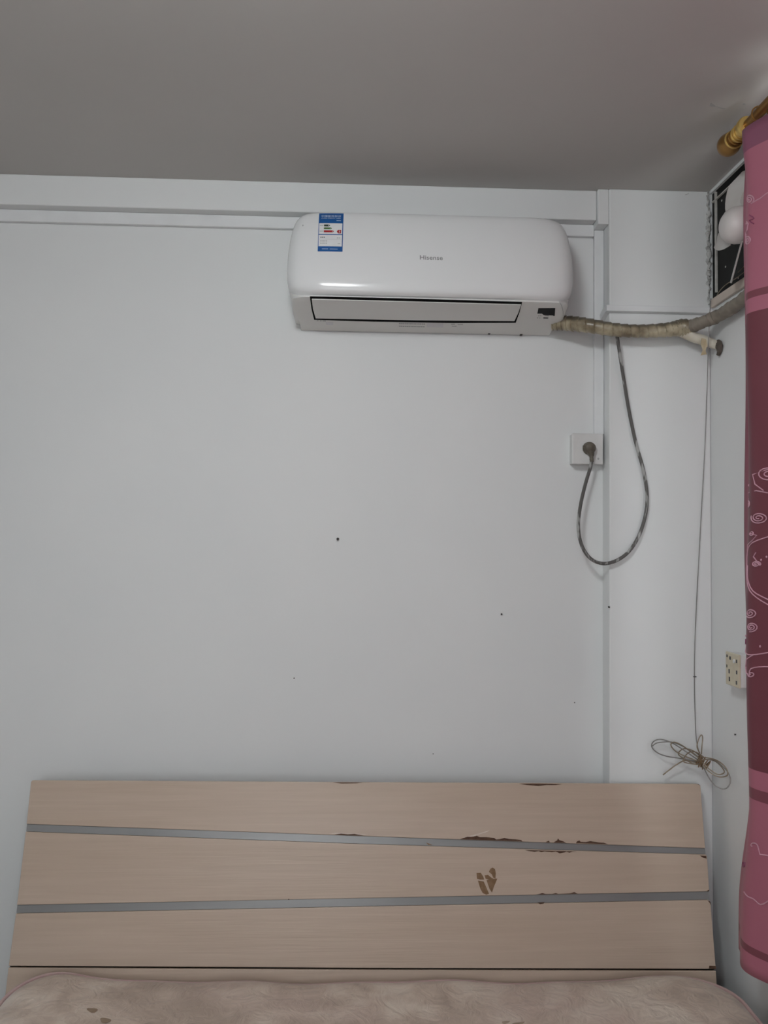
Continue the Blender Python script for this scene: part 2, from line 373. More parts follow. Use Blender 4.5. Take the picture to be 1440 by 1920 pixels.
# ------------------------------------------------------------------ the room
CEIL = 2.69; XR = 1.078; XL = -2.1; YF = -3.7; COLY = -0.066; COLX = 0.766
struct(MB().box(XL - 0.1, XR + 0.2, YF - 0.1, 0.15, -0.1, 0).build('floor', M['floor']), 'brown laminate floor under the bed')
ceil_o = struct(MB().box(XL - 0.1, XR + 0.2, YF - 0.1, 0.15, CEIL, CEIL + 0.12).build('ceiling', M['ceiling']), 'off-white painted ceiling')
wall_o = struct(MB().box(XL - 0.1, XR + 0.2, 0, 0.15, 0, CEIL).build('wall_back', M['wall']), 'white painted wall behind the bed')
struct(MB().box(XL - 0.1, XL, YF - 0.1, 0, 0, CEIL).build('wall_left', M['wall']), 'white painted side wall')
FX0, FX1, FZ0, FZ1 = -0.95, 0.15, 0.95, 2.20  # unseen window, made larger to brighten the wall behind the bed
wf = MB()
wf.box(XL, FX0, YF - 0.1, YF, 0, CEIL); wf.box(FX1, XR, YF - 0.1, YF, 0, CEIL); wf.box(FX0, FX1, YF - 0.1, YF, 0, FZ0); wf.box(FX0, FX1, YF - 0.1, YF, FZ1, CEIL)
struct(wf.build('wall_front', M['wall']), 'white painted wall with an unseen window facing the bed')
def child(o, parent):
    # keep world placement
    off = parent.location if parent.parent is None else parent.parent.location + parent.location
    o.parent = parent; o.matrix_parent_inverse = Matrix.Translation(off).inverted(); return o
def portal(loc, rot, sx, sy):
    # sampling portal for the daylight that comes in through a window
    pd = bpy.data.lights.new('window_portal', 'AREA'); pd.shape = 'RECTANGLE'; pd.size = sx; pd.size_y = sy
    try: pd.cycles.is_portal = True
    except Exception: return
    po = bpy.data.objects.new('window_portal', pd); C.objects.link(po); po.location = loc; po.rotation_euler = rot
win = MB()
for (a, b_, c, d) in ((FX0, FX1, FZ0, FZ0 + 0.05), (FX0, FX1, FZ1 - 0.05, FZ1)): win.box(a, b_, YF - 0.08, YF - 0.04, c, d)
for x in (FX0, (FX0 + FX1) / 2 - 0.02, FX1 - 0.05): win.box(x, x + 0.05, YF - 0.08, YF - 0.04, FZ0 + 0.05, FZ1 - 0.05)
w3 = struct(win.build('unseen_window', M['frame']), 'unseen white framed window in the wall facing the bed, enlarged for brightness')
child(MB().box(FX0 + 0.05, (FX0 + FX1) / 2 - 0.02, YF - 0.062, YF - 0.058, FZ0 + 0.05, FZ1 - 0.05).build('pane', M['glass']), w3)
child(MB().box((FX0 + FX1) / 2 + 0.03, FX1 - 0.05, YF - 0.062, YF - 0.058, FZ0 + 0.05, FZ1 - 0.05).build('pane', M['glass']), w3)
portal(((FX0 + FX1) / 2, YF - 0.09, (FZ0 + FZ1) / 2), (PI / 2, 0, 0), FX1 - FX0, FZ1 - FZ0)
col_o = struct(MB().box(COLX, XR, COLY, 0, 0, CEIL).build('wall_corner', M['wall'], bevel=0.004), 'white painted column projecting in the corner')
struct(MB().box(XL, 0.732, -0.05, 0, 2.5975, CEIL).build('trim_1', M['wall'], bevel=0.003), 'white painted beam along the top of the wall')
struct(MB().box(0.7325, COLX, -0.062, 0, 2.581, CEIL).build('trim_2', M['wall'], bevel=0.003), 'white boxed-in block between beam and column')
# right wall, with a vent pane high in the corner and a window behind the curtain
TY0, TY1, TZ0, TZ1 = -0.60, -0.0665, 2.345, 2.680
WY0, WY1, WZ0, WZ1 = -2.05, -0.71, 0.95, 2.63
wr = MB()
X1 = XR + 0.2
wr.box(XR, X1, YF - 0.1, WY0, 0, CEIL); wr.box(XR, X1, WY0, WY1, 0, WZ0); wr.box(XR, X1, WY0, WY1, WZ1, CEIL)
wr.box(XR, X1, WY1, TY0, 0, CEIL); wr.box(XR, X1, TY0, TY1, 0, TZ0); wr.box(XR, X1, TY0, TY1, TZ1, CEIL)
wr.box(XR, X1, TY1, 0, 0, CEIL)
wall_r = struct(wr.build('wall_right', M['wall']), 'white painted right wall with the curtained window')
# window behind the curtain
win = MB()
for (a, b_, c, d) in ((WY0, WY1, WZ0, WZ0 + 0.05), (WY0, WY1, WZ1 - 0.05, WZ1)): win.box(XR + 0.07, XR + 0.12, a, b_, c, d)
for y in (WY0, (WY0 + WY1) / 2 - 0.025, WY1 - 0.05): win.box(XR + 0.07, XR + 0.12, y, y + 0.05, WZ0 + 0.05, WZ1 - 0.05)
wo = struct(win.build('window_1', M['frame']), 'white framed window behind the pink curtain')
portal((XR + 0.15, (WY0 + WY1) / 2, (WZ0 + WZ1) / 2), (0, PI / 2, 0), WZ1 - WZ0, WY1 - WY0)
g = MB(); g.box(XR + 0.093, XR + 0.097, WY0 + 0.05, (WY0 + WY1) / 2 - 0.025, WZ0 + 0.05, WZ1 - 0.05)
gp = g.build('pane', M['glass'])
gp.parent = wo; gp.matrix_parent_inverse = Matrix.Translation(wo.location).inverted()
g = MB(); g.box(XR + 0.093, XR + 0.097, (WY0 + WY1) / 2 + 0.025, WY1 - 0.05, WZ0 + 0.05, WZ1 - 0.05)
gp = g.build('pane', M['glass'])
gp.parent = wo; gp.matrix_parent_inverse = Matrix.Translation(wo.location).inverted()

def child(o, parent):
    # keep world placement
    off = parent.location if parent.parent is None else parent.parent.location + parent.location
    o.parent = parent; o.matrix_parent_inverse = Matrix.Translation(off).inverted(); return o

# black pane high in the corner, its frame lines and beige sill
pane = MB().box(XR + 0.008, XR + 0.016, TY0, TY1, TZ0, TZ1).build('window_2', M['pane'])
struct(pane, 'black painted vent pane high in the corner')
ins = 0.028
for nm, bx in (('frame_strip', (XR + 0.001, XR + 0.0085, TY0, TY1 - 0.010, TZ1 - ins - 0.004, TZ1 - ins)),
               ('frame_strip', (XR + 0.001, XR + 0.0085, TY1 - ins - 0.005, TY1 - ins, TZ0 + 0.02, TZ1 - 0.006)),):
    child(MB().box(*bx).build(nm, M['frame'], bevel=0.001), pane)
child(MB().box(XR - 0.010, XR + 0.008, TY0, TY1 - 0.022, TZ0 - 0.026, TZ0).build('sill', M['beige'], bevel=0.002), pane)
for (px, py) in ((1353, 376), (1358, 458), (1384, 521), (1360, 500)):
    q = P(px, py, x=XR + 0.007)
    child(MB().lathe([(0, 0.003), (0.002, 0.003), (0.003, 0.001)], q + Vector((0.002, 0, 0)), (-1, 0, 0), 10).build('screw', M['frame'], smooth=True), pane)
# broken plaster along the edge of the vent opening
pts = []
for i in range(70):
    z = 2.335 + i / 69 * 0.35
    pts.append((XR - 0.0045 + random.uniform(-0.004, 0.003), COLY - 0.001 + random.uniform(-0.004, 0.002), z))
rr = [random.uniform(0.0025, 0.0065) * (1.25 if 12 < i < 58 else 0.6) for i in range(70)]
child(MB().tube(pts, rr, 8).build('plaster_edge', M['plaster']), col_o)
for (pa, pb, wd) in (((1285, 366), (1292, 363), 1.6), ):
    a = P(*pa, y=COLY - 0.0005); b_ = P(*pb, y=COLY - 0.0005); up_ = Vector((0, 0, 0.0022))
    child(MB().prism([a, b_, b_ + up_ * 0.5, a + up_], (0, 0.0004, 0)).build('scratch', M['greyink']), col_o)
for (poly) in ([(1330, 199), (1333, 193), (1337, 196), (1343, 200), (1336, 200)], [(1341, 199), (1360, 204), (1353, 204)],
               [(1391, 195), (1395, 193), (1398, 196), (1394, 197)]):
    child(MB().prism([P(a, b_, z=CEIL - 0.0006) for a, b_ in poly], (0, 0, 0.0005)).build('scratch', M['greyink']), ceil_o)

# cable trunking
tag(MB().box(XL, 0.7345, -0.016, 0, 2.5605, 2.5972).build('cable_trunking', M['trunk'], bevel=0.002), 'long white horizontal cable trunking tucked under the beam', 'trunking', 'white cable trunking')
tag(MB().box(0.7355, 0.7652, -0.016, 0, 1.9405, 2.5805).build('cable_trunking', M['trunk'], bevel=0.002), 'white vertical cable trunking running down beside the column to the socket', 'trunking', 'white cable trunking')
t = thing('cable_trunking', 'short white trunking wrapped around the column below the vent', 'trunking', (0.9, COLY, 2.305), 'white cable trunking')
m = MB(); pr = [(0, 2.305), (-0.017, 2.3065), (-0.017, 2.324), (0, 2.3275)]
m.prism([Vector((0.752, COLY + y, z)) for y, z in pr], (XR - 0.752, 0, 0)); m.build('front_length', M['trunk'], t, bevel=0.001)
m = MB(); m.prism([Vector((0.752, COLY + 0.0, 2.305)), Vector((0.752, COLY + 0.0, 2.3275)), Vector((0.752, -0.0165, 2.3135)), Vector((0.752, -0.0165, 2.291))], (0.0138, 0, 0))
m.build('side_length', M['trunk'], t)

# ------------------------------------------------------------------ air conditioner
ACX = 0.2125
AC_ST = [  # z, depth, half width
    (2.5535, 0.145, 0.368), (2.5515, 0.1605, 0.3775), (2.5460, 0.1670, 0.3875), (2.5330, 0.1735, 0.3980), (2.5080, 0.1815, 0.4070),
    (2.4650, 0.1925, 0.4145), (2.4150, 0.2010, 0.4190), (2.3650, 0.2062, 0.4195), (2.3400, 0.2076, 0.4165), (2.3250, 0.2078, 0.4120), (2.3140, 0.2064, 0.4050), (2.3060, 0.2030, 0.3975), (2.2990, 0.1960, 0.3900)]
ACN = 9.0
AC_FINE = catmull([Vector(s_) for s_ in AC_ST], 4)
def ac_at(z):
    for a, b_ in zip(AC_FINE, AC_FINE[1:]):
        if b_[0] <= z <= a[0]:
            u = (z - b_[0]) / (a[0] - b_[0]); return (b_[1] + (a[1] - b_[1]) * u, b_[2] + (a[2] - b_[2]) * u)
    return (AC_ST[-1][1], AC_ST[-1][2])
def ac_surf(x, z, eps=0.0):
    D, W = ac_at(z); s_ = min(abs((x - ACX) / W), 0.9999)
    return Vector((x, -(D * (1 - s_ ** ACN) ** (1 / ACN)) - eps, z))
def ac_row(z, D, W, n=ACN, cnt=22, flat=14):
    row = []
    th = [PI / 2 * i / cnt for i in range(cnt + 1)]
    right_ = [(math.sin(a) ** (2 / n) if a > 0 else 0, math.cos(a) ** (2 / n) if a < PI / 2 - 1e-9 else 0) for a in th]
    pts_ = [(-s_, f) for s_, f in reversed(right_)] + right_[1:]
    for s_, f in pts_: row.append(Vector((ACX + s_ * W, -D * f, z)))
    return row
def chin_z(D): return 2.2655 + (D - 0.085) * 0.232 if D > 0.085 else 2.2475 + D / 0.085 * 0.018
ac = thing('air_conditioner', 'white split air conditioner hung high on the wall', 'air conditioner', (ACX, -0.1, 2.247))
# front panel (Catmull-refined profile)
prof = catmull([Vector(s_) for s_ in AC_ST], 4)
rows = [ac_row(p[0], p[1], p[2]) for p in prof]
rows.insert(0, [Vector((ACX + (v.x - ACX) * 0.97, v.y * 0.15, 2.5532)) for v in rows[0]])
rows.append([Vector((ACX + (v.x - ACX) * 0.985, v.y * 0.95, 2.2970)) for v in rows[-1]])
rows.append([Vector((ACX + (v.x - ACX) * 0.5, v.y * 0.3, 2.2975)) for v in rows[-1]])
MB().grid(rows).build('front_panel', M['ac'], ac, smooth=True)
# chassis: the lower body with the outlet, side cheeks
ch = [(2.5480, 0.12, 0.360), (2.5100, 0.165, 0.400), (2.42, 0.185, 0.4135), (2.34, 0.187, 0.4140), (2.315, 0.186, 0.4100), (2.302, 0.189, 0.4065), (2.2925, 0.1925, 0.403)]
for D, W in ((0.180, 0.403), (0.16, 0.4035), (0.13, 0.4035), (0.108, 0.4020), (0.095, 0.395), (0.085, 0.389), (0.060, 0.387), (0.03, 0.386), (0.004, 0.385)):
    ch.append((chin_z(D), D, W))
rows = [ac_row(z, D, W, 9 if z > 2.295 else 14) for z, D, W in ch]
MB().grid(rows).build('chassis', M['ac_body'], ac, smooth=True)
# outlet gap and louvre on the chin
q0 = (0, -0.19, chin_z(0.19)); nrm = Vector((0, -0.232, -1)).normalized()
def PC(px, py, e=0.0): return PL(px, py, q0, nrm) + nrm * e
def chin_poly(pts, th, e=0.0): return MB().prism([PC(a, b_, e + th) for a, b_ in pts], -nrm * th)
chin_poly([(581, 555.5), (700, 558), (850, 562), (979, 566), (974, 585), (967, 604.5), (850, 605), (700, 602.5), (589, 599), (584, 578)], 0.0012).build('air_outlet', M['black'], ac)
chin_poly([(584.5, 559), (977, 569.5), (972, 584), (964.5, 600), (780, 598.5), (592, 595), (587, 578)], 0.003, 0.0012).build('louvre', M['ac_body'], ac, bevel=0.0008)
chin_poly([(1009.5, 578), (1041, 578), (1040, 592), (1037.5, 592), (1037, 591), (1019, 590), (1016, 587.5), (1007.5, 587.5)], 0.001).build('display_window', M['display'], ac)
m = MB()
for i, (x0, x1, y0, y1) in enumerate(((1009, 1011, 591.4, 592.6), (1013, 1015, 591.4, 592.6), (1021, 1029, 591, 592.6), (1007, 1009, 595.2, 596.4), (1011, 1013, 595.4, 596.6))):
    m.prism([PC(a, b_, 0.0008) for a, b_ in ((x0, y0), (x1, y0), (x1, y1), (x0, y1))], -nrm * 0.0004)
m.build('indicator_print', M['greyink'], ac)
chin_poly([(1019, 595.2), (1028, 595.6), (1027.5, 597), (1018.5, 596.8)], 0.0006).build('indicator_slot', M['ink'], ac)
# seam of the cheek beside the display
m = MB(); m.tube([PC(a, b_, 0.0002) for a, b_ in ((1049, 565.5), (1053, 573), (1056, 584), (1056.5, 594), (1055, 601))], 0.0007, 6); m.build('cheek_seam', M['greyink'], ac)
# bottom strip: two rows of fine print and pale warning print, small clips
def bot(px, py, e=0.0006):
    n2 = Vector((0, -0.2118, -1)).normalized()
    return PL(px, py, (0, -0.0, chin_z(0.0)), n2) + n2 * e
m = MB(); n2 = Vector((0, -0.2118, -1)).normalized()
for y0 in (605.5, 610.5):
    x = 748.0
    while x < 796:
        ww = random.choice((2.0, 2.6, 3.4)); yy = y0 + (x - 748) * 0.02
        m.prism([bot(a, b_) for a, b_ in ((x, yy), (min(x + ww, 797), yy), (min(x + ww, 797), yy + 2.0), (x, yy + 2.0))], -n2 * 0.0003); x += ww + 0.7
m.build('fine_print', M['greyink'], ac)['kind'] = 'stuff'
m = MB()
m.prism([bot(a, b_, 0.0003) for a, b_ in ((800, 605.5), (831, 606.5), (831, 614), (800, 613.2))], -n2 * 0.0003)
CS = mat('pale_sticker', (0.70, 0.70, 0.72), 0.5, col2=(0.66, 0.64, 0.66), scale=80, amount=0.8)
m.build('care_sticker', CS, ac); m = MB()
m.prism([bot(a, b_, 0.0003) for a, b_ in ((611, 604), (625, 604.4), (625, 609.5), (611, 609))], -n2 * 0.0003)
m.build('care_sticker', CS, ac)
m = MB()
for (x0, x1, y) in ((594, 597, 600.5), (600, 603, 600.6), (605, 611, 600.8), (846, 853, 607), (858, 868, 607.4), (847, 856, 610.6)):
    m.prism([bot(a, b_) for a, b_ in ((x0, y), (x1, y), (x1, y + 1.4), (x0, y + 1.4))], -n2 * 0.0003)
m.build('fine_print', M['greyink'], ac)['kind'] = 'stuff'
for (px, py) in ((635, 617), (609, 616.3), (917, 625), (977, 627.5)):
    q = P(px, py, y=-0.006); MB().box(q.x - 0.0035, q.x + 0.0035, -0.010, -0.001, q.z - 0.003, q.z + 0.006).build('clip', M['nail'], ac, bevel=0.0006)
# wall-side screw dot
q = ac_surf(P(568, 423, y=-0.17).x, P(568, 423, y=-0.17).z, 0.0003)
MB().lathe([(0, 0.0022), (0.0008, 0.0022)], q, (0, -1, 0), 8).build('speck', M['greyink'], ac)

def surf_text(body, x0, x1, z0, z1, m, name, parent, eps=0.0006, bold=0.0, tilt=0.0):
    vs, fs = text_mesh(body, bold)
    if not vs: return None
    out = []
    for u, v in vs:
        x = x0 + (x1 - x0) * u; z = z0 + (z1 - z0) * v + tilt * (u - 0.5); out.append(ac_surf(x, z, eps))
    mb = MB(); mb.v = out; mb.f = fs
    return mb.build(name, m, parent)
surf_text('Hisense', 0.1752, 0.2405, 2.4035, 2.4165, M['logo'], 'logo', ac, 0.0006, 0.012)

# energy label
LX0, LX1, LZ0, LZ1 = -0.1140, -0.0435, 2.5462, 2.4215
def LB(u, v, e):
    return ac_surf(LX0 + (LX1 - LX0) * u - 0.0012 * v, LZ0 + (LZ1 - LZ0) * v, e * 1.2)
def lrect(u0, u1, v0, v1, e, name, m, parent, n=12):
    rows = [[LB(u0 + (u1 - u0) * j / 4, v0 + (v1 - v0) * i / n, e) for j in range(5)] for i in range(n + 1)]
    back_ = [[p + Vector((0, 0.0004, 0)) for p in r] for r in rows]
    mb = MB(); mb.grid(rows); mb.grid(back_)
    return mb.build(name, m, parent)
def ltext(body, u0, u1, v0, v1, m, parent, bold=0.0, e=0.0016):
    vs, fs = text_mesh(body, bold, 2)
    if not vs: return
    mb = MB(); mb.v = [LB(u0 + (u1 - u0) * u, v1 + (v0 - v1) * v, e) for u, v in vs]; mb.f = fs
    mb.build('lettering', m, parent)
lab = lrect(0, 1, 0, 1, 0.0006, 'energy_label', M['blue'], ac, 24)
lab['label'] = 'blue and white energy efficiency sticker'
lrect(0.025, 0.965, 0.285, 0.565, 0.0010, 'rating_field', M['paper'], lab)
lrect(0.025, 0.965, 0.590, 0.875, 0.0010, 'data_field', M['paper'], lab)
ltext('中国能效标识', 0.10, 0.90, 0.060, 0.125, M['lblue'], lab, 0.01)
ltext('CHINA ENERGY LABEL', 0.10, 0.90, 0.140, 0.165, M['lblue'], lab, 0.01)
lrect(0.72, 0.90, 0.205, 0.220, 0.0012, 'print_line', M['lblue'], lab, 2)
def arrow(u0, u1, v0, v1, m):
    mb = MB(); vm = (v0 + v1) / 2
    pts_ = [LB(u0, v0, 0.0014), LB(u1 - 0.05, v0, 0.0014), LB(u1, vm, 0.0014), LB(u1 - 0.05, v1, 0.0014), LB(u0, v1, 0.0014)]
    mb.prism(pts_, (0, 0.0003, 0)); mb.build('rating_bar', m, lab)
arrow(0.22, 0.47, 0.320, 0.370, M['dgreen']); arrow(0.22, 0.55, 0.398, 0.445, M['green']); arrow(0.22, 0.63, 0.472, 0.525, M['red'])
mb = MB(); mb.prism([LB(u, v, 0.0014) for u, v in ((0.92, 0.455), (0.80, 0.455), (0.745, 0.500), (0.80, 0.548), (0.92, 0.548))], (0, 0.0003, 0)); mb.build('rating_flag', M['red'], lab)
ltext('1', 0.40, 0.42, 0.328, 0.362, M['paper'], lab); ltext('2', 0.465, 0.495, 0.405, 0.438, M['paper'], lab); ltext('3', 0.55, 0.58, 0.480, 0.517, M['paper'], lab)
ltext('3', 0.825, 0.875, 0.475, 0.53, M['paper'], lab, 0.02, 0.0018)
for v in (0.345, 0.495): lrect(0.05, 0.19, v - 0.008, v + 0.008, 0.0014, 'print_line', M['greyink'], lab, 2)
for (u0, u1, v, m_) in ((0.09, 0.29, 0.652, 'ink'), (0.76, 0.92, 0.665, 'greyink'), (0.09, 0.38, 0.745, 'greyink'), (0.09, 0.38, 0.800, 'greyink'), (0.80, 0.92, 0.808, 'greyink')):
    k = int((u1 - u0) / 0.055)
    mb = MB()
    for i in range(k):
        a = u0 + (u1 - u0) * i / k; b_ = a + (u1 - u0) / k * 0.7; h = 0.010
        mb.prism([LB(a, v - h, 0.0014), LB(b_, v - h, 0.0014), LB(b_, v + h, 0.0014), LB(a, v + h, 0.0014)], (0, 0.0003, 0))
    mb.build('print_line', M[m_], lab)
lrect(0.05, 0.93, 0.696, 0.700, 0.0013, 'print_line', M['greyink'], lab, 1)
lrect(0.17, 0.42, 0.934, 0.946, 0.0012, 'print_line', M['lblue'], lab, 2); lrect(0.48, 0.80, 0.936, 0.948, 0.0012, 'print_line', M['lblue'], lab, 2)

# ------------------------------------------------------------------ taped pipe from the unit to the vent and the wall hole
pipe = thing('refrigerant_pipe', 'taped refrigerant pipe running from air conditioner to the vent corner', 'pipe', (0.85, -0.11, 2.2))
main_pts = [P(1035, 606, y=-0.055), P(1062, 606, y=-0.07), P(1100, 610, y=-0.10), P(1150, 618, y=-0.118), P(1200, 621, y=-0.120), P(1250, 618.5, y=-0.118), P(1276, 615, y=-0.116), P(1292, 617, y=-0.116)]
path = catmull(main_pts, 36)
rad = []
for i, p in enumerate(path):
    u = i / (len(path) - 1)
    rad.append(0.0205 + 0.0015 * math.sin(u * 9) + 0.0045 * math.exp(-((u - 0.90) / 0.08) ** 2))
def wrap(i, a):
    ph = (i * 0.55 - a) / (2 * PI); return 1 + 0.13 * (ph - math.floor(ph)) - 0.06
MB().tube(path, rad, 28, wob=wrap).build('main_run', M['tape'], pipe, smooth=True)
br = catmull([P(1268, 613, y=-0.118), P(1290, 613, y=-0.125), P(1318, 604, y=-0.155), P(1345, 593, x=1.045), P(1372, 577, x=1.05), P(1402, 555, x=1.05), P(1440, 524, x=1.05), P(1500, 478, x=1.055)], 26)
MB().tube(br, [0.0185 + 0.001 * math.sin(i * 0.2) for i in range(len(br))], 16, wob=wrap).build('vent_branch', M['tape_grey'], pipe, smooth=True)
dr = catmull([P(1280, 622, y=-0.115), P(1300, 632, y=-0.118), P(1318, 638, y=-0.120), P(1335, 644, y=-0.122), P(1346, 647, x=1.068)], 8)
MB().tube(dr, [0.0165 - 0.0035 * i / (len(dr) - 1) for i in range(len(dr))], 14).build('drain_branch', M['pvc'], pipe, smooth=True)
# hanging tape tail
tl = [P(1316, 634, y=-0.140), P(1324, 636, y=-0.140), P(1326, 648, y=-0.141), P(1323, 658, y=-0.139), P(1325, 664, y=-0.136), P(1314, 666, y=-0.136), P(1318, 656, y=-0.140), P(1314, 645, y=-0.141)]
MB().prism(tl, (0.001, 0.004, 0)).build('tape_tail', M['tapey'], pipe)
pu = catmull([P(1346, 640, x=1.069), P(1349, 648, x=1.068), P(1349, 657, x=1.070), P(1347, 666, x=1.071)], 5)
MB().tube(pu, [0.006, 0.008, 0.009, 0.009, 0.009, 0.009, 0.009, 0.009, 0.009, 0.008, 0.008, 0.007, 0.0065, 0.006, 0.006, 0.005][:len(pu)], 10, wob=lambda i, a: 1 + 0.12 * math.sin(3 * a + i)).build('hole_putty', M['clay'], pipe, smooth=True)

# ------------------------------------------------------------------ socket, plug and cord
sa = P(1073, 812, y=-0.036); sb = P(1131, 871, y=-0.036)
so = thing('wall_socket', 'white square wall socket with a brown plug beside the column', 'socket', ((sa.x + sb.x) / 2, -0.018, sb.z))
MB().box(sa.x + 0.002, sb.x - 0.002, -0.029, 0, sb.z + 0.002, sa.z - 0.002).build('back_box', M['socket'], so, bevel=0.002)
MB().box(sa.x, sb.x, -0.037, -0.029, sb.z, sa.z).build('face_plate', M['socket'], so, bevel=0.003, bseg=3)
q = P(1122, 860, y=-0.037); MB().lathe([(0, 0.0032), (0.0012, 0.0028), (0.0014, 0.001)], q, (0, -1, 0), 12).build('screw', M['greyink'], so, smooth=True)
pc = P(1105, 840, y=-0.05)
cordt = thing('power_cord', 'grey paint-spattered power cord looping from the taped pipe down to the socket', 'power cord', (pc.x, -0.07, pc.z - 0.25))
m = MB(); m.lathe([(0, 0.014), (0.004, 0.0195), (0.014, 0.0185), (0.022, 0.0155), (0.026, 0.0095), (0.027, 0.001)], Vector((pc.x, -0.0375, pc.z)), (0.12, -1, 0), 20)
plug = m.build('plug', M['plug'], cordt, smooth=True)
nk = [Vector((pc.x + 0.0015, -0.052, pc.z - 0.008)), Vector((pc.x + 0.005, -0.054, pc.z - 0.020)), P(1109, 856, y=-0.055), P(1109.5, 866, y=-0.056)]
MB().tube(catmull(nk, 6), [0.0125 - 0.0068 * min(1, i / 12) + (0.0007 if i % 3 == 0 and i > 8 else 0) for i in range(19)], 12).build('strain_relief', M['plug'], plug, smooth=True)
m = MB(); a = math.radians(20)
for dz in (-0.006, 0.0, 0.006):
    m.tube([Vector((pc.x - 0.019, -0.047, pc.z + dz)), Vector((pc.x - 0.012, -0.060, pc.z + dz * 0.8))], 0.0012, 6)
m.build('grip_rib', M['plug'], plug)
cp = [((1157, 628), -0.105), ((1160, 650), -0.095), ((1168, 702), -0.082), ((1179, 768), -0.077), ((1192, 830), -0.076), ((1206, 880), -0.076), ((1213, 925), -0.076), ((1211, 962), -0.077), ((1199, 1002), -0.080),
      ((1180, 1033), -0.083), ((1156, 1051), -0.084), ((1130, 1056.5), -0.083), ((1107, 1047), -0.079), ((1091, 1023), -0.072), ((1084.5, 990), -0.066), ((1088, 950), -0.061), ((1097, 910), -0.058), ((1107, 876), -0.056), ((1109.5, 864), -0.056)]
MB().tube(catmull([P(*a, y=y) for a, y in cp], 8), [0.0054] * 200 if False else 0.0052, 10).build('cord', M['cord'], cordt, smooth=True)

# ------------------------------------------------------------------ thin wire and the bundle in the corner
wt = thing('wire_bundle', 'thin wire hanging down the corner to a tied coil above the headboard', 'wire', (P(1318, 1430, y=-0.12).x, -0.12, 0.90))
wp = [((1333, 560), -0.085), ((1330, 600), -0.150), ((1328.5, 640), -0.145), ((1326, 720), -0.075), ((1322, 830), -0.071), ((1315, 960), -0.071), ((1308, 1090), -0.071), ((1303, 1200), -0.071), ((1302, 1268), -0.0705), ((1303, 1330), -0.074), ((1305.5, 1385), -0.095), ((1312, 1415), -0.115)]
MB().tube(catmull([P(*a, y=y) for a, y in wp], 8), 0.0014, 6).build('hanging_wire', M['wire'], wt, smooth=True)
q = P(1302, 1268.5, y=COLY)
MB().box(q.x - 0.004, q.x + 0.004, COLY - 0.006, COLY, q.z - 0.0012, q.z + 0.0012).build('wire_clip', M['nail'], wt)
def loop(pxs, y0, y1, sub=8, x_ref=(1225, 1370)):
    out = []
    for (a, b_) in pxs:
        u = (a - x_ref[0]) / (x_ref[1] - x_ref[0]); out.append(P(a, b_, y=y0 + (y1 - y0) * max(0, min(1, u))))
    return catmull(out, sub)
loops = [
    [(1316, 1430), (1290, 1412), (1262, 1394), (1240, 1386.5), (1226, 1390), (1222, 1400), (1232, 1411), (1250, 1418), (1275, 1422), (1316, 1430)],
    [(1318, 1426), (1300, 1412), (1280, 1399), (1262, 1392), (1250, 1391), (1232, 1393), (1223, 1399)],
    [(1318, 1428), (1296, 1410), (1276, 1396), (1263, 1391.5), (1258, 1397), (1266, 1408), (1280, 1416), (1300, 1424), (1318, 1432)],
    [(1318, 1432), (1298, 1428), (1280, 1421), (1272, 1413), (1282, 1404), (1300, 1408), (1318, 1422)],
    [(1318, 1434), (1296, 1432), (1281, 1427), (1290, 1412), (1304, 1410), (1320, 1420)],
    [(1318, 1420), (1340, 1424), (1356, 1434), (1364, 1446), (1362, 1455), (1345, 1456), (1326, 1444), (1318, 1434)],
    [(1316, 1424), (1338, 1426), (1352, 1437), (1358, 1448), (1346, 1452), (1330, 1442), (1318, 1430)],
    [(1318, 1436), (1328, 1456), (1340, 1472), (1354, 1479), (1364, 1476), (1369.5, 1464), (1366, 1450), (1354, 1436), (1338, 1424), (1318, 1420)],
    [(1312, 1412), (1307, 1400), (1310, 1386), (1315, 1378), (1317.5, 1384), (1316, 1400), (1315, 1414)],
    [(1318, 1434), (1300, 1432), (1285, 1426), (1268, 1434), (1256, 1443), (1243, 1453)],
]
for i, l in enumerate(loops):
    yy = -0.100 - 0.008 * (i % 4)
    right_side = max(a for a, b_ in l) > 1330
    y1 = -0.20 if right_side else -0.125
    pts_ = loop(l, -0.085 - 0.004 * (i % 3), y1 - 0.003 * (i % 3), 7)
    MB().tube(pts_, 0.0017 if i < 9 else 0.0019, 6).build('wire_loop', M['coil'] if i not in (0, 1, 7) else M['wire'], wt, smooth=True)
cb = P(1318, 1430, y=-0.133); axis = (P(1340, 1442, y=-0.15) - P(1296, 1418, y=-0.12)).normalized()
u_ = axis.orthogonal().normalized(); v_ = axis.cross(u_); hel = []
for i in range(6 * 14):
    a = 2 * PI * i / 14; d = (i / (6 * 14) - 0.5) * 0.034 + 0.003 * math.sin(i * 0.37)
    rr_ = 0.0130 + 0.0030 * math.sin(i * 0.61)
    hel.append(cb + axis * d + (u_ * math.cos(a) + v_ * math.sin(a) * 1.25) * rr_)
MB().tube(hel, 0.0016, 6).build('binding', M['bind'], wt, smooth=True)

